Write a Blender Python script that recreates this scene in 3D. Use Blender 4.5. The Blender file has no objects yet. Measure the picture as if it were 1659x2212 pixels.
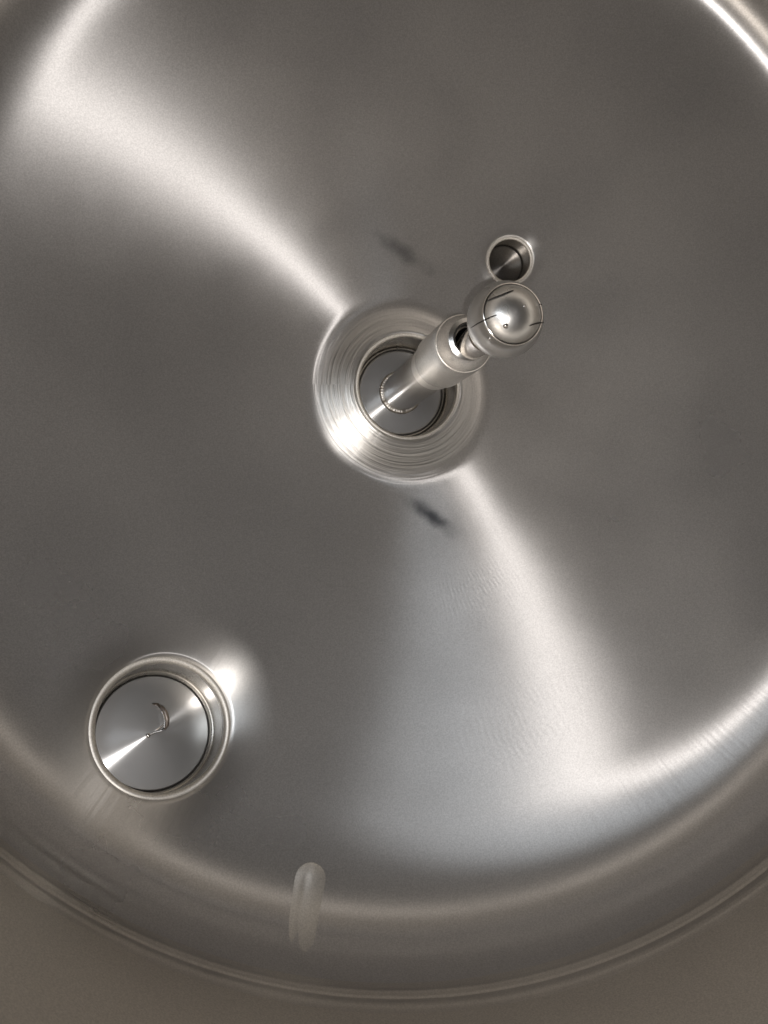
import bpy, bmesh, math, random
import numpy as np
from mathutils import Vector, Matrix
from mathutils.geometry import delaunay_2d_cdt
random.seed(4)
S = bpy.context.scene
COL = S.collection

# ------------------------------------------------------------------ camera
# tank axis = world z through the origin, crown of the head at z = 2.0; the
# phone is inside the tank, looking up and a little to one side.
FPX, W, H = 1850.0, 1659.0, 2212.0
CAM = Vector((-0.2325, 0.1842, 1.0))
def cam_basis():
    u = Vector(((455 - W/2)/FPX, -(1165 - H/2)/FPX, -1)).normalized()
    x = (Vector((1, 0, 0)) - u*u.x).normalized()
    return x, u.cross(x), u
BX, BY, BU = cam_basis()
R3 = Matrix((BX, BY, BU))            # camera space -> world space
cd = bpy.data.cameras.new('camera'); cam = bpy.data.objects.new('camera', cd); COL.objects.link(cam)
cam.matrix_world = Matrix.Translation(CAM) @ R3.to_4x4()
cd.sensor_fit = 'VERTICAL'; cd.sensor_height = 36; cd.lens = 36*FPX/H
cd.clip_start = 0.005; cd.clip_end = 50
cd.dof.use_dof = True; cd.dof.focus_distance = 0.78; cd.dof.aperture_fstop = cd.lens/1000/0.0026
S.camera = cam
def ray(px, py):                     # direction of a picture point, in the world
    return (R3 @ Vector(((px - W/2)/FPX, -(py - H/2)/FPX, -1))).normalized()

# ------------------------------------------------------------------ light
S.view_settings.view_transform = 'Standard'; S.view_settings.look = 'None'
S.view_settings.exposure = 0.12; S.view_settings.gamma = 1.0
w = bpy.data.worlds.new('World'); S.world = w; w.use_nodes = True
w.node_tree.nodes['Background'].inputs[0].default_value = (0.8, 0.85, 1, 1)
w.node_tree.nodes['Background'].inputs[1].default_value = 0.0
S.cycles.max_bounces = 5; S.cycles.glossy_bounces = 5; S.cycles.sample_clamp_indirect = 4.0
S.cycles.caustics_reflective = True; S.cycles.blur_glossy = 0.15
S.cycles.use_denoising = True

def point_lamp(name, loc, watts, radius, colour):
    l = bpy.data.lights.new(name, 'POINT'); l.energy = watts; l.shadow_soft_size = radius; l.color = colour
    o = bpy.data.objects.new(name, l); COL.objects.link(o); o.location = loc; return o
def area_lamp(name, loc, aim, watts, sx, sy, colour):
    l = bpy.data.lights.new(name, 'AREA'); l.shape = 'RECTANGLE'; l.size = sx; l.size_y = sy; l.energy = watts; l.color = colour
    o = bpy.data.objects.new(name, l); COL.objects.link(o); o.location = loc
    o.rotation_euler = (Vector(aim) - Vector(loc)).to_track_quat('-Z', 'Y').to_euler(); return o
# the phone's torch beside its lens
def spot_lamp(name, loc, aim, watts, radius, size, blend, colour):
    l = bpy.data.lights.new(name, 'SPOT'); l.energy = watts; l.shadow_soft_size = radius; l.color = colour
    l.spot_size = math.radians(size); l.spot_blend = blend
    o = bpy.data.objects.new(name, l); COL.objects.link(o); o.location = loc
    o.rotation_euler = (Vector(aim) - Vector(loc)).to_track_quat('-Z', 'Y').to_euler(); return o
spot_lamp('phone_torch', CAM + Vector((0.012, 0.010, -0.006)), CAM + ray(W/2, H/2), 8.2, 0.003, 179, 0.6, (1.0, 0.960, 0.930))
# daylight coming in through the open manway below
manway = area_lamp('manway_daylight', (-0.50, 0.03, 0.95), (0.12, 0.48, 1.8), 0.44, 0.25, 0.35, (0.86, 0.93, 1.0))

manway.data.spread = math.radians(75)

# ------------------------------------------------------------------ helpers
def tag(o, label=None, cat=None, group=None, kind=None):
    if label: o['label'] = label
    if cat: o['category'] = cat
    if group: o['group'] = group
    if kind: o['kind'] = kind
    return o
def empty(name, loc, label, cat, group=None, rot=None):
    o = bpy.data.objects.new(name, None); COL.objects.link(o); o.location = loc
    o.empty_display_size = 0.02
    if rot is not None: o.rotation_euler = rot
    return tag(o, label, cat, group)
def link(name, me, mat, parent=None, loc=None):
    o = bpy.data.objects.new(name, me); COL.objects.link(o); me.materials.append(mat)
    if parent: o.parent = parent
    if loc is not None: o.location = loc
    return o
def mesh_np(name, verts, faces, normals=None, sharp=None):
    me = bpy.data.meshes.new(name); me.from_pydata([tuple(v) for v in verts], [], faces); me.update()
    me.polygons.foreach_set('use_smooth', [True]*len(me.polygons))
    if normals is not None: me.normals_split_custom_set_from_vertices([tuple(n) for n in normals])
    elif sharp: me.set_sharp_from_angle(angle=math.radians(sharp))
    return me
def lathe(name, prof, mat, parent, n=160, sharp=35, loc=(0, 0, 0)):
    """turn a list of (radius, height) about the local z axis"""
    vs, fs, rows = [], [], []
    for r, z in prof:
        if r < 1e-6: rows.append([len(vs)]); vs.append((0, 0, z)); continue
        rows.append(list(range(len(vs), len(vs) + n)))
        vs += [(r*math.cos(2*math.pi*k/n), r*math.sin(2*math.pi*k/n), z) for k in range(n)]
    for a, b in zip(rows, rows[1:]):
        for k in range(n):
            q = [a[k % len(a)], a[(k+1) % len(a)], b[(k+1) % len(b)], b[k % len(b)]]
            q = list(dict.fromkeys(q))
            if len(q) > 2: fs.append(q)
    return link(name, mesh_np(name, vs, fs, sharp=sharp), mat, parent, loc)
def tube(name, pts, rad, mat, parent, n=10, sx=1.0):
    pts = [Vector(p) for p in pts]; vs, fs = [], []
    rads = rad if isinstance(rad, (list, tuple)) else [rad]*len(pts)
    for i, p in enumerate(pts):
        t = (pts[min(i+1, len(pts)-1)] - pts[max(i-1, 0)]).normalized()
        a = t.orthogonal().normalized(); b = t.cross(a)
        vs += [p + (a*math.cos(2*math.pi*k/n) + b*math.sin(2*math.pi*k/n))*rads[i] for k in range(n)]
    for i in range(len(pts)-1):
        for k in range(n):
            fs.append((i*n+k, i*n+(k+1) % n, (i+1)*n+(k+1) % n, (i+1)*n+k))
    fs.append(tuple(range(n))[::-1]); fs.append(tuple(range((len(pts)-1)*n, len(pts)*n)))
    return link(name, mesh_np(name, vs, fs, sharp=50), mat, parent)

# ------------------------------------------------------------------ materials
def steel(name, base=(0.56, 0.545, 0.535), rough=0.3, aniso=0.8, rot=0.25, bump=0.0, bscale=400, mode='object',
          centre=None, zones=(), wear=0.12, extra=None, metallic=1.0, iso=0.0, iso_rough=0.55):
    """brushed stainless; grooves run round the local (or given world) z axis when rot = 0"""
    m = bpy.data.materials.new(name); m.use_nodes = True
    nt = m.node_tree; N = nt.nodes; L = nt.links; b = N['Principled BSDF']
    b.inputs['Metallic'].default_value = metallic
    b.inputs['Anisotropic'].default_value = aniso
    def node(t, **k):
        q = N.new(t)
        for a, v in k.items(): setattr(q, a, v)
        return q
    def vm(op, a, b2=None):
        q = node('ShaderNodeVectorMath', operation=op)
        for i, v in enumerate((a, b2)):
            if v is None: continue
            if hasattr(v, 'links'): L.new(v, q.inputs[i])
            else: q.inputs[i].default_value = v
        return q.outputs['Value' if op in ('LENGTH', 'DOT_PRODUCT', 'DISTANCE') else 'Vector']
    def ma(op, a, b2=None, clamp=False):
        q = node('ShaderNodeMath', operation=op); q.use_clamp = clamp
        for i, v in enumerate((a, b2)):
            if v is None: continue
            if hasattr(v, 'links'): L.new(v, q.inputs[i])
            else: q.inputs[i].default_value = v
        return q.outputs[0]
    def step(v, lo, hi, to0=0.0, to1=1.0):
        q = node('ShaderNodeMapRange', interpolation_type='SMOOTHSTEP')
        L.new(v, q.inputs[0]); q.inputs[1].default_value = lo; q.inputs[2].default_value = hi
        q.inputs[3].default_value = to0; q.inputs[4].default_value = to1
        return q.outputs[0]
    tc = node('ShaderNodeTexCoord'); pos = tc.outputs['Object']
    if centre is not None: rel = vm('SUBTRACT', pos, centre)
    else: rel = pos
    tl = vm('NORMALIZE', vm('CROSS_PRODUCT', (0, 0, 1), rel))
    vt = node('ShaderNodeVectorTransform', vector_type='VECTOR', convert_from='OBJECT', convert_to='WORLD')
    L.new(tl, vt.inputs[0]); L.new(vt.outputs[0], b.inputs['Tangent'])
    b.inputs['Anisotropic Rotation'].default_value = rot
    # polar coordinates for grooves
    sp = node('ShaderNodeSeparateXYZ'); L.new(rel, sp.inputs[0])
    rad = vm('LENGTH', vm('MULTIPLY', rel, (1, 1, 0)))
    ang = ma('ARCTAN2', sp.outputs[1], sp.outputs[0])
    # large soft unevenness of the polish
    nz = node('ShaderNodeTexNoise'); L.new(pos, nz.inputs['Vector']); nz.inputs['Scale'].default_value = 5; nz.inputs['Detail'].default_value = 5
    rr = step(nz.outputs[0], 0.3, 0.7, rough*(1-wear), rough*(1+wear))
    L.new(rr, b.inputs['Roughness'])
    mx = node('ShaderNodeMix', data_type='RGBA'); L.new(step(nz.outputs[0], 0.25, 0.75), mx.inputs[0])
    mx.inputs[6].default_value = (*[c*(1-wear*0.4) for c in base], 1); mx.inputs[7].default_value = (*[min(1, c*(1+wear*0.3)) for c in base], 1)
    L.new(mx.outputs[2], b.inputs['Base Color'])
    # fine speckle of the finish
    n5 = node('ShaderNodeTexNoise'); L.new(pos, n5.inputs['Vector']); n5.inputs['Scale'].default_value = 650; n5.inputs['Detail'].default_value = 2
    sc = node('ShaderNodeVectorMath', operation='SCALE'); L.new(mx.outputs[2], sc.inputs[0]); L.new(step(n5.outputs[0], 0.25, 0.75, 0.88, 1.12), sc.inputs['Scale'])
    L.new(sc.outputs[0], b.inputs['Base Color'])
    ctx = dict(m=m, nt=nt, N=N, L=L, b=b, node=node, vm=vm, ma=ma, step=step, pos=pos, rel=rel, rad=rad, ang=ang,
               col=sc.outputs[0], rough=rr, sp=sp, T=vt.outputs[0])
    if bump:
        # fine lathe lines: noise stretched round the axis
        cb = node('ShaderNodeCombineXYZ'); L.new(ma('MULTIPLY', rad, bscale), cb.inputs[0]); L.new(ma('MULTIPLY', ang, 0.6), cb.inputs[1])
        L.new(ma('MULTIPLY', sp.outputs[2], bscale), cb.inputs[2])
        n2 = node('ShaderNodeTexNoise'); L.new(cb.outputs[0], n2.inputs['Vector']); n2.inputs['Scale'].default_value = 1; n2.inputs['Detail'].default_value = 3
        bp = node('ShaderNodeBump'); L.new(n2.outputs[0], bp.inputs['Height']); bp.inputs['Distance'].default_value = bump; bp.inputs['Strength'].default_value = 1
        L.new(bp.outputs[0], b.inputs['Normal']); ctx['bump'] = bp
    if iso:                                      # the unbrushed share of the finish scatters evenly
        b3 = node('ShaderNodeBsdfPrincipled'); b3.inputs['Metallic'].default_value = 1; b3.inputs['Roughness'].default_value = iso_rough
        L.new(mx.outputs[2], b3.inputs['Base Color'])
        m3 = node('ShaderNodeMixShader'); m3.inputs[0].default_value = iso; L.new(b.outputs[0], m3.inputs[1]); L.new(b3.outputs[0], m3.inputs[2])
        L.new(m3.outputs[0], N['Material Output'].inputs['Surface'])
    if extra: extra(ctx)
    return m

def plain(name, col, rough=0.6, metallic=0.0):
    m = bpy.data.materials.new(name); m.use_nodes = True; b = m.node_tree.nodes['Principled BSDF']
    N = m.node_tree.nodes; L = m.node_tree.links
    nz = N.new('ShaderNodeTexNoise'); nz.inputs['Scale'].default_value = 120; tc = N.new('ShaderNodeTexCoord'); L.new(tc.outputs['Object'], nz.inputs['Vector'])
    mx = N.new('ShaderNodeMix'); mx.data_type = 'RGBA'; L.new(nz.outputs[0], mx.inputs[0])
    mx.inputs[6].default_value = (*[c*0.7 for c in col], 1); mx.inputs[7].default_value = (*[c*1.2 for c in col], 1)
    L.new(mx.outputs[2], b.inputs['Base Color']); b.inputs['Roughness'].default_value = rough; b.inputs['Metallic'].default_value = metallic
    return m

# ------------------------------------------------------------------ head shape
ZT = 2.015
OFF = np.array((-0.004, 0.012))                 # the head's own centre, a touch off the nozzle's
A = 0.588; ZR = 1.793                           # rim radius and height
RK, LT = 0.107, 0.112                          # tightest knuckle radius; length over which the crown rolls into it
DS = 0.0004
def run(rc, s1):                               # follow the profile out from the crown, arc length step by step
    sarr = np.arange(0, 1.1, DS)
    k = 1/rc + (1/RK - 1/rc)*np.clip((sarr - s1)/LT, 0, 1)**1.5
    ph = np.concatenate([[0], np.cumsum(k[:-1])*DS]); n_ = int(np.searchsorted(ph, math.pi/2)) + 1
    ph = np.minimum(ph[:n_], math.pi/2); r = np.concatenate([[0], np.cumsum(np.cos(ph[:-1]))*DS]); z = np.concatenate([[0], -np.cumsum(np.sin(ph[:-1]))*DS])
    return r, z, ph
def bis(f, lo, hi, n=40):                      # f rises through zero
    for _ in range(n):
        m = (lo+hi)/2
        if f(m) > 0: hi = m
        else: lo = m
    return m
def s1_for(rc): return bis(lambda s1: run(rc, s1)[0][-1] - A, 0.2, 0.56, 30)
RC = bis(lambda rc: (ZT - ZR) + run(rc, s1_for(rc))[1][-1], 0.8, 2.5, 22)
S1 = s1_for(RC)
PR, PZ, PP = run(RC, S1); PZ = PZ + ZT; PS = np.arange(len(PR))*DS
PR = PR*(A/PR[-1])
RKN = float(np.interp(S1, PS, PR))
print('crown radius', RC, 'knuckle from', RKN)
RE = 0.562                                     # the triangulated part of the head ends here
def dome_z(x, y):
    r = np.hypot(np.asarray(x, float)-OFF[0], np.asarray(y, float)-OFF[1])
    return np.interp(r, PR, PZ)
def prof_at(s_):                               # arc length -> radius, height, slope angle
    return float(np.interp(s_, PS, PR)), float(np.interp(s_, PS, PZ)), float(np.interp(s_, PS, PP))
def arc_of(r): return float(np.interp(r, PR, PS))
CEN = np.array((OFF[0], OFF[1], ZT-RC))        # centre of the crown's sphere
def hit_dome(px, py):
    d = np.array(ray(px, py)); o = np.array(CAM) - CEN
    b = np.dot(o, d); c = np.dot(o, o) - RC*RC
    return CEN + o + d*(-b + math.sqrt(b*b - c))

def hit_head(px, py):
    d = ray(px, py); t = 0.5
    while t < 1.6:
        q = CAM + d*t
        if q.z > float(dome_z(q.x, q.y)) or math.hypot(q.x-OFF[0], q.y-OFF[1]) > A - 1e-4: return np.array(q)
        t += 0.0005
    return np.array(q)
class Nozzle:
    def __init__(s, P, n, ro, rf, wide, amp, outer):
        s.P = np.array(P); s.n = np.array(n)/np.linalg.norm(n); s.ro, s.rf, s.wide, s.amp, s.outer = ro, rf, wide, amp, outer
        e = np.cross((0, 1, 0), s.n); s.e1 = e/np.linalg.norm(e); s.e2 = np.cross(s.n, s.e1); s.skew = 0.0
    def lift(s, rho, away=0.0):
        f = np.clip(s.ro + s.rf - rho, 0, s.rf)
        l = s.rf - np.sqrt(np.maximum(s.rf**2 - f**2, 0))
        t = np.clip((rho - s.ro)/(s.wide + s.skew*away), 0, 1)   # a little wider to one side
        return l + (s.amp*(1 - t)**3*(1 + 3*t) if s.amp < 0 else s.amp*(1 - t)**3)
    def base(s, rho, th):                      # point of the dome at local polar place
        Q = s.P + rho*(math.cos(th)*s.e1 + math.sin(th)*s.e2) - CEN
        b = np.dot(Q, s.n); c = np.dot(Q, Q) - RC*RC
        return CEN + Q + s.n*(-b + math.sqrt(b*b - c))
cz = hit_dome(351, 1568); sz = hit_dome(1102, 562)
def dome_n(P): v = P - CEN; return v/np.linalg.norm(v)
NC = Nozzle((0, 0, float(dome_z(0, 0))), (0, 0, 1), 0.0600, 0.008, 0.062, -0.015, 0.135)
NL = Nozzle(cz, dome_n(cz), 0.0665, 0.011, 0.062, 0.0055, 0.092)
NS = Nozzle(sz, dome_n(sz), 0.0262, 0.0050, 0.012, 0.001, 0.045)
NC.skew = 0.012
NOZ = (NC, NL, NS)
print('nozzles', cz, sz, np.hypot(*(cz[:2]-OFF)))

def surf(x, y):
    x = np.asarray(x, float); y = np.asarray(y, float)
    B = np.stack([x, y, dome_z(x, y)], -1); P = B.copy()
    for n in NOZ:
        d = B - n.P; w_ = d @ n.n; rho = np.linalg.norm(d - w_[..., None]*n.n, axis=-1)
        away = (d[..., 1] - d[..., 0])/np.maximum(rho, 1e-6)/math.sqrt(2)
        P = P + n.n*n.lift(rho, away)[..., None]
    return P
def surf_n(x, y, h=6e-4):
    a = surf(x+h, y) - surf(x-h, y); b = surf(x, y+h) - surf(x, y-h)
    n = np.cross(a, b); n /= np.linalg.norm(n, axis=-1)[..., None]
    return -n                                   # faces down, into the tank

def build_head(parent, mat):
    pts = []; SEG = 420
    rho_d = lambda n, B: np.linalg.norm((B-n.P) - np.dot(B-n.P, n.n)*n.n)
    for r in np.concatenate([np.arange(0.0, 0.52, 0.0075), np.arange(0.523, RE-0.002, 0.0040)]):
        k = max(1, int(2*math.pi*r/0.0078))
        for i in range(k):
            t = 2*math.pi*(i + 0.5*random.random())/k
            x, y = OFF[0] + r*math.cos(t), OFF[1] + r*math.sin(t)
            B = np.array((x, y, float(dome_z(x, y))))
            if any(rho_d(n, B) < n.outer + 0.003 for n in NOZ): continue
            pts.append((x, y))
    rim0 = len(pts)
    for i in range(SEG):
        t = 2*math.pi*i/SEG; pts.append((OFF[0] + RE*math.cos(t), OFF[1] + RE*math.sin(t)))
    inner = []
    for n in NOZ:
        rhos = [n.ro + n.rf*(1 - math.cos(a)) for a in np.linspace(0.0, math.pi/2, 10)]
        rhos += list(np.linspace(n.ro + n.rf, n.outer, 16)[1:])
        ns = 220 if n.ro > 0.03 else 120
        for j, rho in enumerate(rhos):
            if j == 0: inner.append((len(pts), ns))
            for k in range(ns):
                B = n.base(rho, 2*math.pi*k/ns)
                if np.hypot(B[0]-OFF[0], B[1]-OFF[1]) > RE - 0.002: continue
                pts.append((B[0], B[1]))
    edges = [(rim0+i, rim0+(i+1) % SEG) for i in range(SEG)]
    for s0, ns in inner: edges += [(s0+i, s0+(i+1) % ns) for i in range(ns)]
    v2, _, tris, *_ = delaunay_2d_cdt([Vector(p) for p in pts], edges, [], 1, 1e-7)
    V = np.array([tuple(v) for v in v2]); F = []
    loops = [np.array([pts[s0+k] for k in range(ns)]) for s0, ns in inner]
    T = np.array([list(t) for t in tris]); C = V[T].mean(1)
    keep = np.ones(len(T), bool)
    for n, lp in zip(NOZ, loops):               # drop the triangles over the holes
        c = lp.mean(0); ins = np.zeros(len(T), bool); near = np.hypot(*(C-c).T) < n.ro*1.3
        for i in np.where(near)[0]:
            x, y = C[i]; odd = False
            x0, y0 = lp[-1]
            for x1, y1 in lp:
                if (y1 > y) != (y0 > y) and x < (x0-x1)*(y-y1)/(y0-y1)+x1: odd = not odd
                x0, y0 = x1, y1
            ins[i] = odd
        keep &= ~ins
    T = T[keep]
    P = surf(V[:, 0], V[:, 1]); Nn = surf_n(V[:, 0], V[:, 1])
    for s0, ns in inner: pass
    # knuckle: rows from the crown's edge to the rim
    verts = list(P); norms = list(Nn); faces = [tuple(t) for t in T]
    prev = []
    for i in range(SEG):
        t = 2*math.pi*i/SEG
        prev.append(int(np.argmin(np.hypot(V[:, 0]-OFF[0]-RE*math.cos(t), V[:, 1]-OFF[1]-RE*math.sin(t)))))
    sa, sb = arc_of(RE), PS[-1]
    for j in range(1, 31):
        row = []; r, z, sl = prof_at(sa + (sb-sa)*j/30.0); ph = math.pi/2 - sl
        if j == 30: r, z, ph = A, ZR, 0.0
        for i in range(SEG):
            t = 2*math.pi*i/SEG; row.append(len(verts))
            verts.append((OFF[0]+r*math.cos(t), OFF[1]+r*math.sin(t), z))
            norms.append((-math.cos(ph)*math.cos(t), -math.cos(ph)*math.sin(t), -math.sin(ph)))
        for i in range(SEG): faces.append((prev[i], prev[(i+1) % SEG], row[(i+1) % SEG], row[i]))
        prev = row
    # make every face look into the tank
    me = bpy.data.meshes.new('domed_head'); me.from_pydata([tuple(v) for v in verts], [], faces); me.update()
    flip = np.array([f.normal.dot(Vector(norms[f.vertices[0]])) for f in me.polygons]) < 0
    faces = [tuple(reversed(f)) if fl else f for f, fl in zip(faces, flip)]
    me = mesh_np('domed_head', verts, faces, normals=norms)
    return link('domed_head', me, mat, parent)

# ------------------------------------------------------------------ head material: marks and zones
def head_extra(c):
    L, node, ma, vm, step, b = c['L'], c['node'], c['ma'], c['vm'], c['step'], c['b']
    # the ground rings round the nozzles are brushed in circles about them, the dome outwards
    b2 = node('ShaderNodeBsdfPrincipled'); b2.inputs['Metallic'].default_value = 1; b2.inputs['Anisotropic'].default_value = 0.9
    T = None; Z = None
    for P, ra, rb, k in (((-0.0085, 0.0085, 2.0), 0.086, 0.114, 0.95), (tuple(NL.P), 0.074, 0.124, 0.62), (tuple(NS.P), 0.030, 0.044, 0.6)):
        q = vm('MULTIPLY', vm('SUBTRACT', c['pos'], P), (1, 1, 0)); rr_ = vm('LENGTH', q)
        mk = ma('MULTIPLY', step(rr_, ra, rb, 1.0, 0.0), k)
        if Z is None:                            # the middle ring's finish is weighted to one side
            sd = vm('DOT_PRODUCT', vm('NORMALIZE', q), (-0.74, 0.67, 0)); mk = ma('MULTIPLY', mk, step(sd, -1.2, 0.3, 0.25, 1.0))
        if Z is None: near0 = mk; Z = mk; T = vm('NORMALIZE', q); continue
        sw = node('ShaderNodeMath', operation='LESS_THAN'); L.new(rr_, sw.inputs[0]); sw.inputs[1].default_value = rb + 0.01
        mv = node('ShaderNodeMix', data_type='VECTOR'); L.new(sw.outputs[0], mv.inputs[0]); L.new(T, mv.inputs[4]); L.new(vm('NORMALIZE', q), mv.inputs[5])
        T = mv.outputs[1]; Z = ma('MAXIMUM', Z, mk)
    L.new(T, b2.inputs['Tangent']); L.new(c['rough'], b2.inputs['Roughness'])
    # the unbrushed share of the mill finish scatters evenly
    b3 = node('ShaderNodeBsdfPrincipled'); b3.inputs['Metallic'].default_value = 1; b3.inputs['Roughness'].default_value = 0.62
    m3 = node('ShaderNodeMixShader'); m3.inputs[0].default_value = 0.30; L.new(b.outputs[0], m3.inputs[1]); L.new(b3.outputs[0], m3.inputs[2])
    ms = node('ShaderNodeMixShader'); L.new(Z, ms.inputs[0]); L.new(m3.outputs[0], ms.inputs[1])
    m4 = node('ShaderNodeMixShader'); m4.inputs[0].default_value = 0.05; L.new(b2.outputs[0], m4.inputs[1]); L.new(b3.outputs[0], m4.inputs[2]); L.new(m4.outputs[0], ms.inputs[2])
    L.new(ms.outputs[0], c['N']['Material Output'].inputs['Surface'])
    heights = []
    # ground ring lines
    cb = node('ShaderNodeCombineXYZ'); L.new(ma('MULTIPLY', c['rad'], 330), cb.inputs[0]); L.new(ma('MULTIPLY', c['ang'], 0.5), cb.inputs[1])
    g = node('ShaderNodeTexNoise'); L.new(cb.outputs[0], g.inputs['Vector']); g.inputs['Scale'].default_value = 1; g.inputs['Detail'].default_value = 2
    heights.append(ma('MULTIPLY', ma('MULTIPLY', g.outputs[0], near0), 0.0018))
    # grain running outwards over the dome, coarser streaks on the knuckle
    for ka, kr, amp, lo, hi in ((600, 9, 0.00004, -1, -0.5), (95, 6, 0.00035, 0.49, 0.54)):
        cg = node('ShaderNodeCombineXYZ'); L.new(ma('MULTIPLY', c['ang'], ka), cg.inputs[0]); L.new(ma('MULTIPLY', c['rad'], kr), cg.inputs[1])
        g2 = node('ShaderNodeTexNoise'); L.new(cg.outputs[0], g2.inputs['Vector']); g2.inputs['Scale'].default_value = 1; g2.inputs['Detail'].default_value = 3
        gm = ma('MULTIPLY', g2.outputs[0], step(c['rad'], lo, hi))
        heights.append(ma('MULTIPLY', gm, amp))

    # chatter ripples left by the polishing belt
    for (px, py, rx, ry, rotd, fx, fy, amp) in HAMMER:
        P = hit_head(px, py)
        q = vm('SUBTRACT', c['pos'], tuple(P))
        s2 = node('ShaderNodeVectorRotate', rotation_type='Z_AXIS'); L.new(q, s2.inputs['Vector']); s2.inputs['Angle'].default_value = math.radians(rotd)
        e = vm('LENGTH', vm('MULTIPLY', s2.outputs[0], (1/rx, 1/ry, 0)))
        mask = step(e, 0.0, 1.0, 1.0, 0.0)
        cv = node('ShaderNodeCombineXYZ'); L.new(ma('MULTIPLY', c['ang'], fx), cv.inputs[0]); L.new(ma('MULTIPLY', c['rad'], fy), cv.inputs[1])
        v = cv.outputs[0]
        n3 = node('ShaderNodeTexNoise'); L.new(v, n3.inputs['Vector']); n3.inputs['Scale'].default_value = 0.35; n3.inputs['Detail'].default_value = 2
        n4 = node('ShaderNodeTexNoise'); L.new(v, n4.inputs['Vector']); n4.inputs['Scale'].default_value = 1.0; n4.inputs['Detail'].default_value = 1
        wv_ = ma('SINE', ma('ADD', ma('MULTIPLY', c['ang'], 320.0), ma('MULTIPLY', n3.outputs[0], 9.0)))
        heights.append(ma('MULTIPLY', ma('MULTIPLY', ma('MULTIPLY', wv_, step(n4.outputs[0], 0.35, 0.62)), mask), amp))
    h = heights[0]
    for x in heights[1:]: h = ma('ADD', h, x)
    bp = node('ShaderNodeBump'); L.new(h, bp.inputs['Height']); bp.inputs['Distance'].default_value = 1.0; bp.inputs['Strength'].default_value = 1.0
    L.new(bp.outputs[0], b.inputs['Normal']); L.new(bp.outputs[0], b2.inputs['Normal'])
    # dark blurred reflections, painted into the base colour
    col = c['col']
    for (px, py, rx, ry, rotd, k) in DARK_REFLECTIONS:
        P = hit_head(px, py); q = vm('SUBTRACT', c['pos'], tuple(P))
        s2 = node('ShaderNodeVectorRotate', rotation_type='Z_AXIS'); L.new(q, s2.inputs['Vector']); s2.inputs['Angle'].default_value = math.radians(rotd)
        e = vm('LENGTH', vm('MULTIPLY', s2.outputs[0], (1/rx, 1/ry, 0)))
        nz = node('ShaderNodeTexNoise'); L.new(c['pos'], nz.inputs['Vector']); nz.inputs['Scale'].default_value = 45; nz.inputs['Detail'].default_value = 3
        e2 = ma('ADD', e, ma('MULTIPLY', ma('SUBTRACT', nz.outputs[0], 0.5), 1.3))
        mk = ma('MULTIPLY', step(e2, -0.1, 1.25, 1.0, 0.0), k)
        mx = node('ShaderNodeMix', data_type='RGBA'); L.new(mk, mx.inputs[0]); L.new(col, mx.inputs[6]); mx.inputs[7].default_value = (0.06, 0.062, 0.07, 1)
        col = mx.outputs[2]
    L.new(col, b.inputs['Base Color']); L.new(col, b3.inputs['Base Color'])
    b2.inputs['Base Color'].default_value = (0.68, 0.665, 0.64, 1)

HAMMER = ((1010, 1275, 0.100, 0.050, 20, 20, 90, 0.000050), (1080, 1580, 0.19, 0.085, 25, 20, 70, 0.000034))
DARK_REFLECTIONS = ((930, 1115, 0.040, 0.012, -35, 0.9), (870, 545, 0.044, 0.012, -30, 0.5))

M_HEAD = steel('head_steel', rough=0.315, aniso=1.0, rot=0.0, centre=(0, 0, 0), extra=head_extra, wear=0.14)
M_WALL = steel('wall_steel', base=(0.60, 0.565, 0.515), rough=0.45, aniso=0.5, rot=0.0, wear=0.15)
M_FLOOR = steel('floor_steel', base=(0.33, 0.33, 0.34), rough=0.5, aniso=0.0, wear=0.3)
M_WELD = steel('weld_steel', base=(0.56, 0.53, 0.49), rough=0.34, aniso=0.3, bump=0.0006, bscale=220, wear=0.2)
M_REFLECTION_PAD = steel('reflection_pad_steel', base=(0.61, 0.59, 0.56), rough=0.46, aniso=0.0)
M_LIP = steel('lip_steel', base=(0.74, 0.71, 0.66), rough=0.50, aniso=0.0, wear=0.25)
M_NECK = steel('neck_steel', base=(0.68, 0.65, 0.60), rough=0.25, aniso=0.6, bump=0.0001, bscale=300)
M_CAP = steel('turned_cap_steel', base=(0.55, 0.55, 0.55), rough=0.175, aniso=1.0, bump=0.0, bscale=1500, wear=0.05, iso=0.40, iso_rough=0.5)
M_PLUG = steel('dull_plug_steel', base=(0.20, 0.19, 0.18), rough=0.30, aniso=0.9, bump=0.00003, bscale=900)
M_PIPE = steel('pipe_steel', base=(0.64, 0.62, 0.60), rough=0.20, aniso=0.5, bump=0.00003, bscale=900, iso=0.12)
M_SOCKET = steel('socket_steel', base=(0.84, 0.82, 0.79), rough=0.24, aniso=0.5, bump=0.00004, bscale=700)
M_BALL = steel('ball_steel', base=(0.62, 0.61, 0.59), rough=0.24, aniso=0.2, wear=0.2, iso=0.35, iso_rough=0.5)
M_BRIGHT = steel('bright_steel', base=(0.66, 0.63, 0.60), rough=0.12, aniso=0.0)
M_BEAD = steel('bead_steel', base=(0.60, 0.57, 0.53), rough=0.3, aniso=0.0, bump=0.0008, bscale=60)
M_HOOK_REFLECTION = steel('hook_reflection_steel', base=(0.22, 0.19, 0.17), rough=0.3, aniso=0.0)
M_GASKET = plain('dark_rubber', (0.02, 0.018, 0.016), 0.55)
M_SLOT = plain('dark_slot', (0.012, 0.009, 0.007), 0.7)

# ------------------------------------------------------------------ the tank
tank = empty('steel_tank', (0, 0, 0), 'inside of the brushed stainless steel tank with its domed head and side wall', 'tank')
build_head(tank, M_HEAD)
def ring_lathe(name, prof, mat, n=420, sharp=40):
    return lathe(name, prof, mat, tank, n=n, sharp=sharp, loc=(OFF[0], OFF[1], 0))
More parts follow.
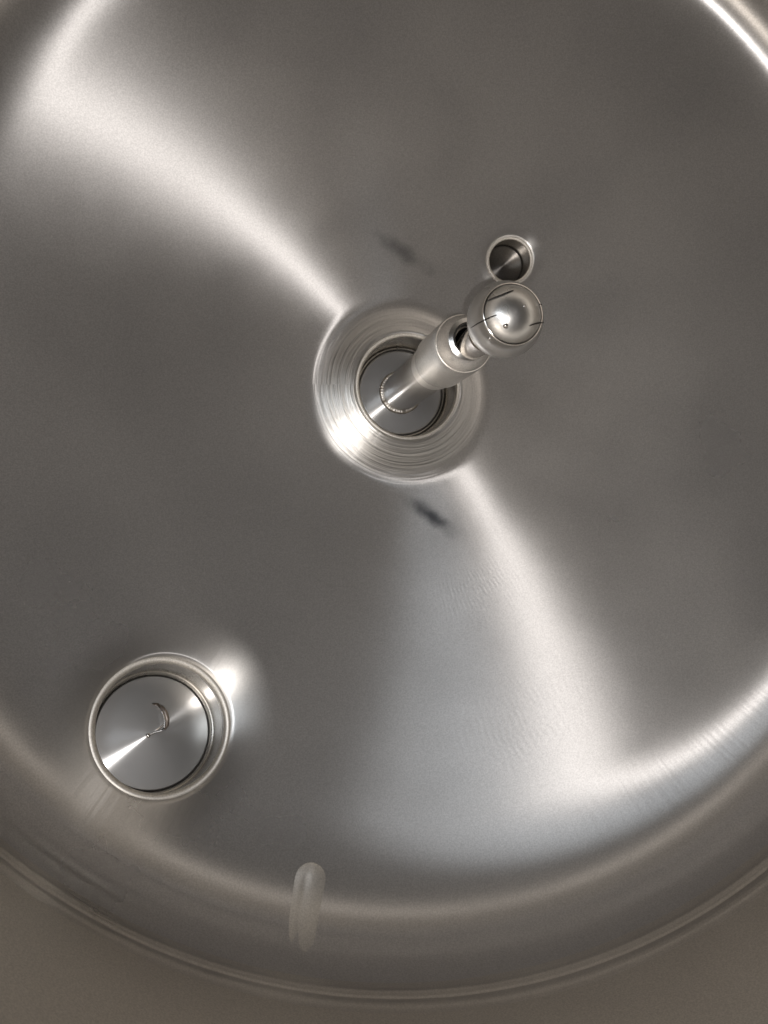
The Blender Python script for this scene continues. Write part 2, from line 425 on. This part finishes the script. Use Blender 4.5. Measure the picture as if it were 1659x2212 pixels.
# circumferential weld between head and wall, ground nearly flush: two low ridges
prof = [(A, ZR)]
for i in range(1, 41):
    z = ZR - 0.052*i/40; t = i/40
    d = 0.0011*math.exp(-((t-0.30)/0.10)**2) + 0.0014*math.exp(-((t-0.75)/0.12)**2) - 0.0012*math.exp(-((t-0.52)/0.05)**2)
    prof.append((A - d, z))
ring_lathe('girth_weld', prof, M_WELD)
ring_lathe('side_wall', [(A, ZR-0.052), (A, ZR-0.3), (A, 1.0), (A, 0.5)], M_WALL)
fl = [(A, 0.5)] + [(A-0.10+0.10*math.cos(a), 0.5-0.10*math.sin(a)) for a in np.linspace(0.1, 1.35, 10)] + [(0.3, 0.36), (0.0, 0.33)]
ring_lathe('tank_floor', fl, M_FLOOR)
# finger-shaped reflection built as a raised pad on the knuckle: long, low, round-ended
ft = hit_head(677, 1862); fb = hit_head(648, 2080); print('reflection pad', ft, fb)  # upper and lower ends of the reflection pad
def reflection_pad():
    vs, fs, ns, nt_ = [], [], 20, 40
    def cyl(P): return math.hypot(P[0]-OFF[0], P[1]-OFF[1]), math.atan2(P[1]-OFF[1], P[0]-OFF[0])
    def arc(P): return arc_of(cyl(P)[0])         # distance measured down the knuckle
    a0, a1 = arc(ft), arc(fb); t0, t1 = cyl(ft)[1], cyl(fb)[1]
    for j in range(nt_+1):
        v = (j/nt_)**1.8; hw = 0.0175*math.sqrt(max(0.0, 1 - max(0, 1 - v/0.16)**2)) + 1e-5
        for i in range(ns+1):
            u = i/ns*2 - 1; r, z, ph = prof_at(a0 + (a1-a0)*v)
            th = t0 + (t1-t0)*v + u*hw/r
            hgt = (0.0018*(1-u*u)*min(1, v/0.1)**0.5 - 0.0010*math.exp(-((u-0.25)/0.22)**2)*min(1, v*4))*(1-v) - 0.00025
            r -= hgt*math.sin(ph); z -= hgt*math.cos(ph)
            vs.append((OFF[0]+r*math.cos(th), OFF[1]+r*math.sin(th), z))
    for j in range(nt_):
        for i in range(ns): fs.append((j*(ns+1)+i, j*(ns+1)+i+1, (j+1)*(ns+1)+i+1, (j+1)*(ns+1)+i))
    return link('finger_reflection', mesh_np('finger_reflection', vs, fs, sharp=70), M_REFLECTION_PAD, tank)
reflection_pad()
# nozzle necks
def neck(nz, length, bead_r):
    rot = Matrix((nz.e1, nz.e2, nz.n)).transposed()
    nv = 220 if nz.ro > 0.03 else 120; vs, fs = [], []
    rows = []
    for k in range(nv):
        B = nz.base(nz.ro, 2*math.pi*k/nv); vs.append(surf(B[0], B[1]))
    a = np.array(vs[:nv])
    off = np.array([np.dot(p - nz.P, nz.n) for p in a])
    steps = 8
    for j in range(1, steps+1):
        t = j/steps
        for k in range(nv):
            th = 2*math.pi*k/nv
            z = off[k]*(1-t) + length*t
            r_ = nz.ro + (bead_r - nz.ro)*t
            vs.append(nz.P + r_*(math.cos(th)*nz.e1 + math.sin(th)*nz.e2) + z*nz.n)
    for j in range(steps):
        for k in range(nv):
            fs.append((j*nv+k, (j+1)*nv+k, (j+1)*nv+(k+1) % nv, j*nv+(k+1) % nv))
    loc = [rot.transposed() @ (Vector(v) - Vector(nz.P)) for v in vs]
    o = link('nozzle_neck', mesh_np('nozzle_neck', loc, fs, sharp=40), M_NECK, tank)
    o.matrix_local = Matrix.Translation(Vector(nz.P)) @ rot.to_4x4()
    return o
def frame(o, nz, h):
    rot = Matrix((nz.e1, nz.e2, nz.n)).transposed()
    o.location = Vector(nz.P + nz.n*h); o.rotation_euler = rot.to_euler()
neck(NC, 0.038, 0.0570); neck(NL, 0.062, 0.0655); neck(NS, 0.048, 0.0256)

def lip(nz, rho, rad, mat):                     # rounded, polished lip where a neck meets the dome
    n, m = 200, 10; vs, fs = [], []
    for k in range(n):
        th = 2*math.pi*k/n; B = nz.base(rho, th); P = surf(B[0], B[1]); out = math.cos(th)*nz.e1 + math.sin(th)*nz.e2
        for q in range(m):
            a = 2*math.pi*q/m; vs.append(P + nz.n*rad*0.55 + out*rad*math.cos(a) + nz.n*rad*math.sin(a)*0.9)
    for k in range(n):
        for q in range(m): fs.append((k*m+q, k*m+(q+1) % m, ((k+1) % n)*m+(q+1) % m, ((k+1) % n)*m+q))
    rot = Matrix((nz.e1, nz.e2, nz.n)).transposed()
    loc = [rot.transposed() @ (Vector(v) - Vector(nz.P)) for v in vs]
    o = link('nozzle_lip', mesh_np('nozzle_lip', loc, fs), mat, tank)
    o.matrix_local = Matrix.Translation(Vector(nz.P)) @ rot.to_4x4()
lip(NL, NL.ro + 0.0045, 0.0052, M_LIP); lip(NS, NS.ro + 0.0015, 0.0024, M_LIP); lip(NC, NC.ro + 0.003, 0.0030, M_LIP)

# ------------------------------------------------------------------ blank cap in the low left nozzle
cap = empty('blank_cap', (0, 0, 0), 'shiny turned blank cap closing the wide lower left nozzle, hook-shaped reflection modelled at its centre', 'cap'); frame(cap, NL, 0.056)
rc = 0.0610
lathe('cap_disc', [(0, -0.0035), (0.012, -0.0030), (rc*0.985, 0.0), (rc, 0.0008), (rc, 0.006)], M_CAP, cap, sharp=25)
lathe('seal_ring', [(rc+0.0002, 0.0005), (rc+0.0008, 0.0002), (rc+0.0012, 0.002), (rc+0.0002, 0.003)], M_GASKET, cap)
lathe('collar', [(rc+0.0012, 0.001), (0.0630, -0.001), (0.0646, -0.004), (0.0657, -0.0045), (0.0657, 0.006)], M_NECK, cap)
def on_plane(px, py, nz, h, dz=0.0):            # picture point -> local coordinates on a cap
    n = Vector(nz.n); P = Vector(nz.P) + n*h; d = ray(px, py)
    Q = CAM + d*((P-CAM).dot(n)/d.dot(n)); v = Q - P
    return Vector((v.dot(Vector(nz.e1)), v.dot(Vector(nz.e2)), dz))
def cap_line(pts, zoff): return [on_plane(x, y, NL, 0.056, z) for (x, y), z in zip(pts, zoff)]
tube('hook_reflection', cap_line([(328, 1521), (338, 1523), (347, 1530), (354, 1541), (358, 1555), (358, 1568), (354, 1577)], [-0.003, -0.0055, -0.0075, -0.008, -0.008, -0.007, -0.005]),
     [0.0008, 0.0017, 0.0023, 0.0027, 0.0028, 0.0023, 0.0010], M_HOOK_REFLECTION, cap, n=14)  # hook-shaped reflection in the cap, built as solid tubes here and below
tube('bright_reflection', cap_line([(346, 1540), (350, 1550), (352, 1562), (351, 1574), (346, 1580), (334, 1583), (321, 1588)], [-0.0098, -0.0105, -0.011, -0.0105, -0.009, -0.007, -0.0055]), 0.0011, M_BRIGHT, cap, n=8)
tube('bright_reflection', cap_line([(350, 1567), (343, 1573), (336, 1578)], [-0.0105, -0.009, -0.007]), 0.0009, M_BRIGHT, cap, n=8)
p = on_plane(318, 1590, NL, 0.056, -0.006)
lathe('centre_nib', [(0, -0.0035), (0.0015, -0.003), (0.0024, -0.001), (0.0026, 0.003)], M_BRIGHT, cap, n=24, loc=p)

# ------------------------------------------------------------------ small plug up to the right
plug = empty('small_plug', (0, 0, 0), 'small dark turned plug deep in the narrow nozzle just above the spray ball', 'plug'); frame(plug, NS, 0.040)
lathe('plug_disc', [(0, -0.001), (0.0238, 0.0), (0.0246, 0.001), (0.0248, 0.004)], M_PLUG, plug, sharp=25)
lathe('seal_ring', [(0.0248, 0.0006), (0.0251, 0.0004), (0.0255, 0.001), (0.0255, 0.004)], M_GASKET, plug)

# ------------------------------------------------------------------ spray lance through the middle nozzle
HC = 0.030
lance = empty('spray_lance', (0, 0, 0), 'round end plate with a straight steel pipe and thick socket hanging from the middle nozzle', 'pipe'); frame(lance, NC, HC)
zc = float(NC.P[2]) + HC - 1.0                  # height of the plate above the camera
lathe('end_plate', [(0.018, -0.0008), (0.0512, 0.0), (0.0524, 0.0008), (0.0524, 0.006)], M_CAP, lance, sharp=25)
lathe('seal_ring', [(0.0524, 0.0006), (0.0534, 0.0003), (0.0538, 0.002), (0.0538, 0.006)], M_GASKET, lance)
lathe('collar', [(0.0537, 0.002), (0.0545, -0.001), (0.0560, -0.0015), (0.0573, 0.002)], M_NECK, lance)
# weld round the pipe's foot, uneven
wv, wf = [], []; nn, mm = 140, 8
for i in range(nn):
    t = 2*math.pi*i/nn; j = 0.00035*math.sin(i*2.1) + 0.0003*random.uniform(-1, 1)
    for k in range(mm):
        a = math.pi*k/(mm-1); wv.append(((0.0242 + (0.0031+j)*math.cos(a))*math.cos(t), (0.0242 + (0.0031+j)*math.cos(a))*math.sin(t), -0.0008 - (0.0031+j)*math.sin(a)))
for i in range(nn):
    for k in range(mm-1): wf.append((i*mm+k, i*mm+k+1, ((i+1) % nn)*mm+k+1, ((i+1) % nn)*mm+k))
link('weld_bead', mesh_np('weld_bead', wv, wf, sharp=60), M_BEAD, lance)
dn = lambda h: h - zc                           # local z of a height above the camera
lathe('pipe', [(0.0238, 0.0), (0.0238, dn(0.86))], M_PIPE, lance, n=96)
lathe('socket', [(0.0238, dn(0.878)), (0.0248, dn(0.878)), (0.0256, dn(0.8768)), (0.0256, dn(0.8535)), (0.0246, dn(0.8530)), (0.0246, dn(0.8510)), (0.0276, dn(0.8500)), (0.0284, dn(0.8485)),
                 (0.0287, dn(0.8465)), (0.0287, dn(0.7830)), (0.0282, dn(0.7735)), (0.0276, dn(0.7700)), (0.0268, dn(0.7695)), (0.0246, dn(0.7590)), (0.0200, dn(0.7520)), (0.0160, dn(0.7505)), (0.0150, dn(0.7515)), (0.0146, dn(0.7550)), (0.0135, dn(0.7570)), (0.0120, dn(0.7575))], M_SOCKET, lance, n=128, sharp=28)
lathe('locking_ring', [(0.0149, dn(0.757)), (0.0150, dn(0.7512)), (0.0147, dn(0.7505)), (0.0139, dn(0.7508)), (0.0138, dn(0.765))], M_GASKET, lance, n=96)

# ------------------------------------------------------------------ spray ball
BZ = 0.662; BR = 0.0312
ball = empty('spray_ball', (0, 0, 1.0 + BZ), 'round steel spray ball with dark slots hanging from the end of the pipe', 'spray ball')
dlt = Vector((-0.2325, 0.1842, 0)) + ray(1091, 691)*(BZ/ray(1091, 691).z)
print('ball axis error', dlt)
ball.location = (dlt.x*1.0, dlt.y*1.0, 1.0 + BZ)
zs = -0.60                                       # seam height in radii
up = [(0.0135, 0.99)]
pr = []
for a in np.linspace(math.radians(68), -math.asin(0.60), 40): pr.append((BR*math.cos(a), BR*math.sin(a)))
pr += [(BR*0.8 - 0.0004, -BR*0.6 - 0.0003)]
lathe('upper_shell', pr, M_BALL, ball, n=160, sharp=50)
pr = [(BR*0.8 - 0.0010, -BR*0.6 - 0.0001)]
for a in np.linspace(math.asin(0.615), math.pi/2, 30): pr.append((max(0, (BR-0.0006)*math.cos(a)), -(BR-0.0006)*math.sin(a)))
lathe('lower_shell', pr, M_BALL, ball, n=160, sharp=50)
lathe('seam_ring', [(BR*0.8-0.0012, -BR*0.6-0.0008), (BR*0.8-0.0001, -BR*0.6-0.0006), (BR*0.8+0.0003, -BR*0.6-0.0002), (BR*0.8+0.0002, -BR*0.6+0.0004)], M_BRIGHT, ball, n=160)
lathe('stem', [(0.0105, BR*0.90), (0.0128, BR*0.95), (0.0128, BR*1.7), (0.0140, BR*1.75), (0.0142, BR*3.2), (0.0130, BR*3.6)], M_BRIGHT, ball, n=80, sharp=30)
def on_ball(px, py, rr=1.0):                    # picture point -> local point of the ball's surface
    d = ray(px, py); o = CAM - Vector(ball.location); b = o.dot(d); c = o.dot(o) - (BR*rr)**2; q = b*b - c
    if q < 0: return (o + d*(-b)).normalized()*BR*rr
    return o + d*(-b - math.sqrt(q))
def zc1(x, y): return ((1050 + x/3.6867)/1.1573, (520 + y/3.6867)/1.1573)
for cr in ([(468, 1106), (530, 1065), (600, 1030), (650, 1005), (705, 985)], [(600, 862), (680, 828), (760, 797), (820, 772), (862, 757)],
           [(1012, 1086), (1060, 1068), (1105, 1058), (1150, 1055)], [(1103, 886), (1120, 888), (1140, 892)]):
    pp = []
    for i in range(len(cr)-1):
        for t in np.linspace(0, 1, 5)[:-1]: pp.append((cr[i][0]*(1-t)+cr[i+1][0]*t, cr[i][1]*(1-t)+cr[i+1][1]*t))
    pp.append(cr[-1])
    n_ = len(pp); q = [on_ball(*zc1(*c_), rr=1.0) for c_ in pp]
    tube('spray_slot', q, [0.00022 + 0.00038*math.sin(math.pi*(i+0.6)/(n_+0.6)) for i in range(n_)], M_SLOT, ball, n=8)
for (x, y, r_) in ((790, 1088, 0.0021), (965, 902, 0.0010), (640, 1208, 0.0012)):  # small bright raised nubs on the ball's surface
    q = on_ball(*zc1(x, y)); z_ = q.normalized()
    o = lathe('ball_nub', [(0, r_*0.55), (r_*0.6, r_*0.4), (r_, 0.0), (r_*1.05, -r_*0.6)], M_BRIGHT, ball, n=24)
    o.location = q; o.rotation_euler = z_.to_track_quat('Z', 'Y').to_euler()
